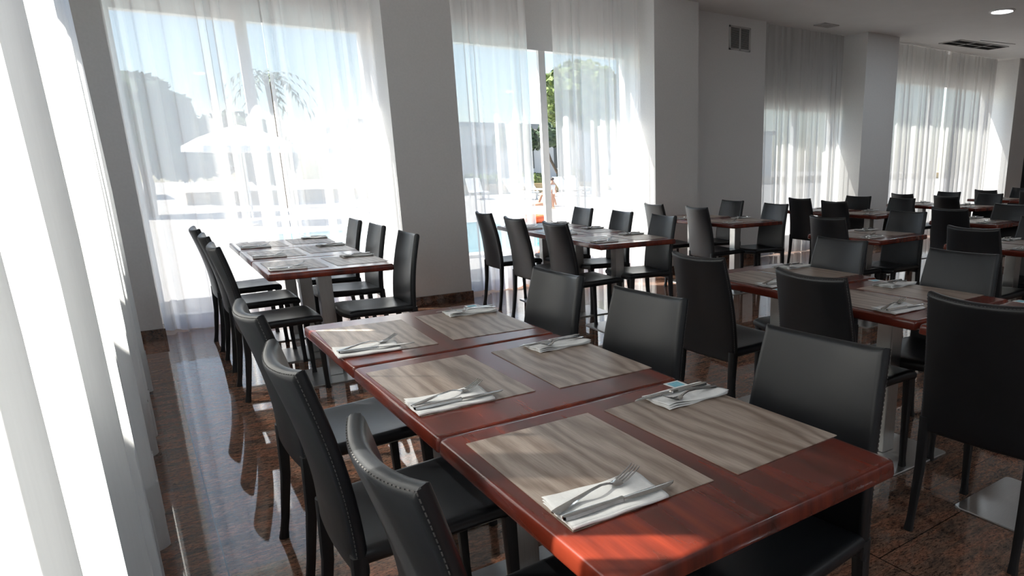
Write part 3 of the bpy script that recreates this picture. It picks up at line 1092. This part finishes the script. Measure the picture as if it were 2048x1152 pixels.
# long building opposite
bl = empty('apartment_building', (20, 47, GZ))
tag(bl, 'long pale low building with a grey parapet behind the trees', 'building')
B().box(-8, 30, 0, 8, 0, 4.0).obj('wall', M['building'], bl)
B().box(-8.2, 30.2, -0.2, 8.2, 4.0, 4.35).obj('parapet', M['roofgrey'], bl)
for k in range(11):
    B().box(-6.5 + 3.2 * k, -5.0 + 3.2 * k, -0.03, 0.02, 1.2, 2.8).obj('window', M['bwin'], bl)
bb = empty('apartment_building', (-14, 42, GZ))
tag(bb, 'pale building block seen faintly through the corner window curtain', 'building')
B().box(-10, 14, 0, 8, 0, 3.1).obj('wall', M['building'], bb)
for k in range(6):
    B().box(-8.5 + 3.6 * k, -6.9 + 3.6 * k, -0.03, 0.02, 1.0, 2.4).obj('window', M['bwin'], bb)
o = B().box(2, 60, 33.6, 33.9, GZ, GZ + 0.5).obj('garden_wall', M['tan'])
tag(o, 'low tan stone garden wall in front of the hedges', 'wall')

def blob_crown(seed, blobs, mat, nleaf=900, leaf=0.22):
    rnd = random.Random(seed)
    b = B()
    ico = bmesh.new()
    bmesh.ops.create_icosphere(ico, subdivisions=3, radius=1.0)
    vs = [v.co.copy() for v in ico.verts]
    fs = [tuple(v.index for v in f.verts) for f in ico.faces]
    ico.free()
    for (x, y, z, rx, rz) in blobs:
        k = rnd.uniform(0, 9)
        pts = []
        for v in vs:
            d = 1 + 0.13 * math.sin(v.x * 7 + k) * math.sin(v.y * 6 + k) + 0.10 * math.sin(v.z * 11 + v.x * 5 + k)
            pts.append((x + v.x * rx * d * 0.92, y + v.y * rx * d * 0.92, z + v.z * rz * d * 0.92))
        b.add(pts, fs)
    for _ in range(nleaf):
        x, y, z, rx, rz = rnd.choice(blobs)
        th, ph = rnd.uniform(0, 2 * PI), math.acos(rnd.uniform(-1, 1))
        p = Vector((x + rx * math.sin(ph) * math.cos(th), y + rx * math.sin(ph) * math.sin(th), z + rz * math.cos(ph)))
        q = Vector((rnd.uniform(-1, 1), rnd.uniform(-1, 1), rnd.uniform(-1, 1))).normalized() * leaf
        w = q.cross(Vector((rnd.uniform(-1, 1), rnd.uniform(-1, 1), rnd.uniform(-1, 1)))).normalized() * leaf * 0.6
        b.add([p - q, p + w, p + q, p - w], [(0, 1, 2, 3)])
    return b
def tree(name, label, cat, loc, blobs, mat, trunk, seed, grp, nleaf=900, leaf=0.2):
    t = empty(name, loc)
    tag(t, label, cat, grp)
    blob_crown(seed, blobs, mat, nleaf, leaf).obj('crown', mat, t, True)
    tb = B()
    for pts, r0 in trunk:
        tb.tube(pts, [r0 * (1 - 0.45 * i / (len(pts) - 1)) for i in range(len(pts))], 8)
    tb.obj('trunk', M['bark'], t, True)
GT = 'garden trees outside'
tree('pine_tree', 'big bushy green pine rising behind the window mullion', 'tree', (16.65, 27.0, GZ - 0.3),
     [(0, 0, 4.8, 1.7, 1.3), (-1.0, 0.2, 4.5, 0.75, 1.15), (1.5, 0.4, 4.3, 1.4, 1.0), (0.5, -0.5, 3.9, 1.1, 0.8), (2.6, 0, 4.9, 1.1, 0.9)], M['leaf2'],
     [([(0.8, 0, 0), (0.7, 0, 1.6), (0.5, 0, 3.0), (0.4, 0, 4.2)], 0.22)], 61, GT, 2200, 0.16)
for (x, y, s, sd, lb) in ((18.0, 36.2, 1.04, 71, 'grey-green round tree with a forked trunk, in the curtain gap'),
                          (20.9, 37.2, 1.12, 72, 'grey-green round tree just right of the window mullion'),
                          (24.8, 36.6, 1.15, 73, 'round garden tree behind the wider sheer curtain'),
                          (12.0, 36.0, 0.95, 74, 'round garden tree behind the narrow sheer curtain')):
    tree('round_tree', lb, 'tree', (x, y, GZ), [(0, 0, 2.85 * s, 1.05, 0.72), (-0.6, 0.2, 2.65 * s, 0.75, 0.5), (0.65, 0, 2.6 * s, 0.75, 0.5)], M['leaf'],
         [([(0.25, 0, 0), (0.15, 0, 0.9), (-0.3, 0, 1.7), (-0.5, 0, 2.3)], 0.11), ([(0.15, 0, 0.9), (0.5, 0, 1.6), (0.6, 0, 2.2)], 0.08)], sd, GT, 900, 0.13)
for (x, y, s, sd, lb) in ((0.6, 27.0, 1.0, 81, 'broad tree mass at the corner window, beside the pier'), (-4.2, 30.0, 1.1, 82, 'broad tree mass hidden partly by the corner pier'),
                          (4.0, 33.5, 0.85, 83, 'lower tree mass at the corner window')):
    tree('broad_tree', lb, 'tree', (x, y, GZ), [(0, 0, 2.9 * s, 1.6, 1.35 * s), (-1.0, 0.4, 2.6 * s, 1.3, 1.1), (1.0, 0.2, 2.2 * s, 1.2, 1.1)], M['leaf'],
         [([(0, 0, 0), (0.1, 0, 1.0), (0, 0, 2.2)], 0.2)], sd, GT, 900, 0.2)
# palm seen through the thin gap of the corner window
pm = empty('palm_tree', (4.75, 28.5, GZ))
tag(pm, 'tall palm showing in the thin gap of the corner curtains', 'tree', GT)
B().tube([(0, 0, 0), (0.05, 0, 1.5), (0.0, 0, 3.2), (-0.05, 0, 4.6)], [0.2, 0.16, 0.14, 0.17], 10).obj('trunk', M['bark'], pm, True)
fr = B()
for k in range(18):
    a = k * 2.4
    e = 0.9 - (k % 3) * 0.5
    pts = []
    for q in range(8):
        t = q / 7
        rr_ = 1.5 * t
        pts.append(Vector((-0.05 + rr_ * math.cos(a), rr_ * math.sin(a), 4.6 + e * t - 1.35 * t * t)))
    sd = Vector((-math.sin(a), math.cos(a), 0))
    for q in range(7):
        for sg in (-1, 1):
            w = 0.26 * math.sin(PI * min(1, (q + 0.8) / 8))
            m = pts[q].lerp(pts[q + 1], 0.9)
            fr.add([pts[q], pts[q] .lerp(pts[q + 1], 0.5), m + sd * sg * w + Vector((0, 0, -0.10))], [(0, 1, 2)])
fr.obj('fronds', M['leaf'], pm)
def hedge(x, y, sx, h, mat, label, seed):
    rnd = random.Random(seed)
    bl_ = [(rnd.uniform(-sx, sx), rnd.uniform(-0.3, 0.3), h * 0.45, h * 0.5, h * 0.55) for _ in range(6)]
    o = blob_crown(seed, bl_, mat, 500, 0.09).obj('garden_bush', mat, None, True, loc=(x, y, GZ + 0.12))
    tag(o, label, 'bush', 'bushes along the garden wall')
hedge(18.0, 35.1, 0.7, 0.9, M['leaf2'], 'light green spiky bush under the forked tree in the curtain gap', 91)
hedge(20.6, 35.2, 0.7, 1.2, M['leaf'], 'taller dark green bush right of the window mullion', 92)
hedge(15.2, 35.1, 0.9, 0.9, M['leaf2'], 'bush behind the narrow sheer curtain', 93)
hedge(24.2, 35.1, 1.2, 1.0, M['leaf'], 'bush behind the wider sheer curtain', 94)

def build_lounger():
    r = empty('sun_lounger')
    b = B()
    b.box(-0.32, 0.32, -0.95, 0.35, 0.30, 0.35)
    adopt(b.obj('bed', M['plastic'], r), r)
    b = B().add([(-0.32, 0.35, 0.30), (0.32, 0.35, 0.30), (0.32, 0.85, 0.85), (-0.32, 0.85, 0.85), (-0.32, 0.35, 0.36), (0.32, 0.35, 0.36), (0.32, 0.82, 0.90), (-0.32, 0.82, 0.90)],
                [(0, 1, 2, 3), (4, 5, 6, 7), (0, 1, 5, 4), (3, 2, 6, 7), (0, 4, 7, 3), (1, 5, 6, 2)])
    adopt(b.obj('backrest', M['plastic'], r), r)
    for sx in (-0.28, 0.28):
        for yy in (-0.8, 0.25):
            adopt(B().box(sx - 0.03, sx + 0.03, yy - 0.03, yy + 0.03, 0, 0.30).obj('leg', M['plastic'], r), r)
    return r
LN = [(15.9, 30.2, 20, 'in the curtain gap, under the bushes'), (13.9, 28.0, 10, 'in the curtain gap, farther from the mullion'), (17.0, 29.0, 15, 'just right of the window mullion'),
      (18.6, 30.9, 0, 'behind the wider sheer curtain, close to the mullion'), (20.6, 30.0, 12, 'behind the wider sheer curtain, middle'), (12.6, 29.6, -10, 'behind the narrow sheer curtain, close to the gap'),
      (10.8, 29.5, 5, 'behind the narrow sheer curtain, close to the pier')]
for x, y, a, l in LN:
    o = make('lounger', build_lounger)
    o.location = (x, y, GZ)
    o.rotation_euler = (0, 0, R(a))
    tag(o, 'white plastic sun lounger ' + l, 'sun lounger', 'sun loungers by the pool')

def skinned(name, verts, edges_, radii, mat, parent=None, root=0, loc=None, rot=None):
    me = bpy.data.meshes.new(name)
    me.from_pydata(verts, edges_, [])
    me.materials.append(mat)
    o = link(name, me, parent, loc, rot)
    sk = o.modifiers.new('skin', 'SKIN')
    sk.use_smooth_shade = True
    if not me.skin_vertices:
        bm = bmesh.new(); bm.from_mesh(me); bm.verts.layers.skin.verify(); bm.to_mesh(me); bm.free()
    for i, r_ in enumerate(radii):
        me.skin_vertices[0].data[i].radius = (r_, r_)
        me.skin_vertices[0].data[i].use_root = (i == root)
    ss = o.modifiers.new('sub', 'SUBSURF'); ss.levels = 1; ss.render_levels = 2
    return o
# person sitting on the terrace, one knee raised, arm resting on it
def hair(parent, loc, r):
    b = B()
    ico = bmesh.new()
    bmesh.ops.create_icosphere(ico, subdivisions=2, radius=1.0)
    b.add([(loc[0] + v.co.x * r, loc[1] + v.co.y * r, loc[2] + 0.35 * r + v.co.z * r * 0.85) for v in ico.verts], [tuple(v.index for v in f.verts) for f in ico.faces])
    ico.free()
    b.obj('hair', M['hair'], parent, True)
V = [(0, 0, 0.13), (0.04, 0, 0.30), (0.02, 0, 0.47), (-0.01, 0, 0.58), (-0.04, 0, 0.69),
     (-0.06, 0.10, 0.12), (-0.36, 0.12, 0.44), (-0.50, 0.12, 0.10), (-0.62, 0.12, 0.04),
     (-0.06, -0.10, 0.11), (-0.42, -0.20, 0.10), (-0.78, -0.12, 0.07), (-0.86, -0.12, 0.12),
     (0.0, 0.18, 0.46), (-0.16, 0.20, 0.38), (-0.38, 0.15, 0.50), (0.0, -0.18, 0.46), (0.14, -0.22, 0.26), (0.18, -0.20, 0.05)]
E_ = [(0, 1), (1, 2), (2, 3), (3, 4), (0, 5), (5, 6), (6, 7), (7, 8), (0, 9), (9, 10), (10, 11), (11, 12), (2, 13), (13, 14), (14, 15), (2, 16), (16, 17), (17, 18)]
Rr = [0.13, 0.11, 0.13, 0.05, 0.09, 0.09, 0.06, 0.045, 0.035, 0.09, 0.065, 0.045, 0.035, 0.055, 0.038, 0.028, 0.055, 0.038, 0.028]
p1 = skinned('person', V, E_, Rr, M['skin'], None, 0, (12.25, 22.2, GZ), (0, 0, R(-37)))
tag(p1, 'person in swimwear sitting on the terrace with one knee raised, in the curtain gap', 'person', 'people by the pool')
hair(p1, (-0.03, 0, 0.71), 0.10)
skinned('swim_shorts', [(0, 0, 0.14), (-0.06, 0.09, 0.13), (-0.18, 0.11, 0.24), (-0.06, -0.09, 0.12), (-0.20, -0.14, 0.12)], [(0, 1), (1, 2), (0, 3), (3, 4)], [0.145, 0.105, 0.090, 0.105, 0.090], M['cloth'], p1)
V = [(0, 0, 0.92), (0, 0, 1.15), (0, 0, 1.38), (0, 0, 1.50), (0, 0.02, 1.62),
     (0.10, 0, 0.86), (0.11, 0.02, 0.48), (0.11, -0.02, 0.08), (0.11, 0.12, 0.04), (-0.10, 0, 0.86), (-0.12, -0.06, 0.48), (-0.13, -0.1, 0.08), (-0.13, 0.03, 0.04),
     (0.19, 0, 1.36), (0.24, 0, 1.10), (0.22, 0.10, 0.86), (-0.19, 0, 1.36), (-0.25, 0, 1.10), (-0.24, 0.06, 0.86)]
Rr = [0.13, 0.12, 0.14, 0.055, 0.10, 0.09, 0.065, 0.045, 0.035, 0.09, 0.065, 0.045, 0.035, 0.06, 0.042, 0.032, 0.06, 0.042, 0.032]
K = 0.60
p2 = skinned('person', [(a * K, b_ * K, c * K) for a, b_, c in V], E_, [r_ * K for r_ in Rr], M['skin'], None, 0, (11.58, 20.9, GZ), (0, 0, R(200)))
tag(p2, 'child in a white top standing at the poolside just right of the window mullion', 'person', 'people by the pool')
hair(p2, (0, 0.01, 1.62 * K), 0.065)
skinned('shirt', [(0, 0, 0.80 * K), (0, 0, 1.15 * K), (0, 0, 1.38 * K), (0.12, 0, 1.37 * K), (-0.12, 0, 1.37 * K)], [(0, 1), (1, 2), (2, 3), (2, 4)], [0.10, 0.085, 0.098, 0.042, 0.042], M['plastic'], p2)

# orange ring float and pennant near the pool edge
rf = B()
for i in range(28):
    for k in range(10):
        a, c = 2 * PI * i / 28, 2 * PI * k / 10
        rf.v.append(((0.28 + 0.10 * math.cos(c)) * math.cos(a), (0.28 + 0.10 * math.cos(c)) * math.sin(a), 0.10 + 0.10 * math.sin(c)))
for i in range(28):
    for k in range(10):
        i2, k2 = (i + 1) % 28, (k + 1) % 10
        rf.f.append((i * 10 + k, i2 * 10 + k, i2 * 10 + k2, i * 10 + k2))
o = rf.obj('life_ring', M['orange'], None, True, loc=(8.42, 16.3, GZ), rot=(0, 0, 0))
tag(o, 'orange-red float lying on the poolside in the curtain gap', 'pool float')
cn = empty('warning_cone', (5.50, 10.35, GZ))
tag(cn, 'orange pointed marker outside the glass, seen below the tabletop', 'cone')
B().lathe([(0.001, 0.30), (0.012, 0.29), (0.075, 0.03)], 20).obj('cone_body', M['orange'], cn, True)
B().box(-0.10, 0.10, -0.10, 0.10, 0.0, 0.03).obj('foot', M['orange'], cn)

def parasol(x, y, label):
    p = empty('garden_parasol', (x, y, GZ))
    tag(p, label, 'parasol', 'white parasols in the garden')
    B().lathe([(0.0, 2.55), (0.4, 2.45), (1.0, 2.2), (1.35, 2.0), (1.37, 1.86), (1.34, 1.86), (1.32, 1.98), (0.4, 2.40), (0.0, 2.5)], 8).obj('canopy', M['plastic'], p)
    B().tube([(0, 0, 0), (0, 0, 2.5)], 0.03, 8).obj('pole', M['frame'], p, True)
    B().lathe([(0.0, 0.08), (0.25, 0.08), (0.28, 0.0)], 20).obj('base', M['plastic'], p)
parasol(2.7, 21.5, 'white garden parasol faint behind the corner window curtain')
parasol(6.0, 23.5, 'white garden parasol faint behind the corner curtain, beyond the thin gap')
parasol(15.0, 20.0, 'white garden parasol faint behind the wider sheer curtain')
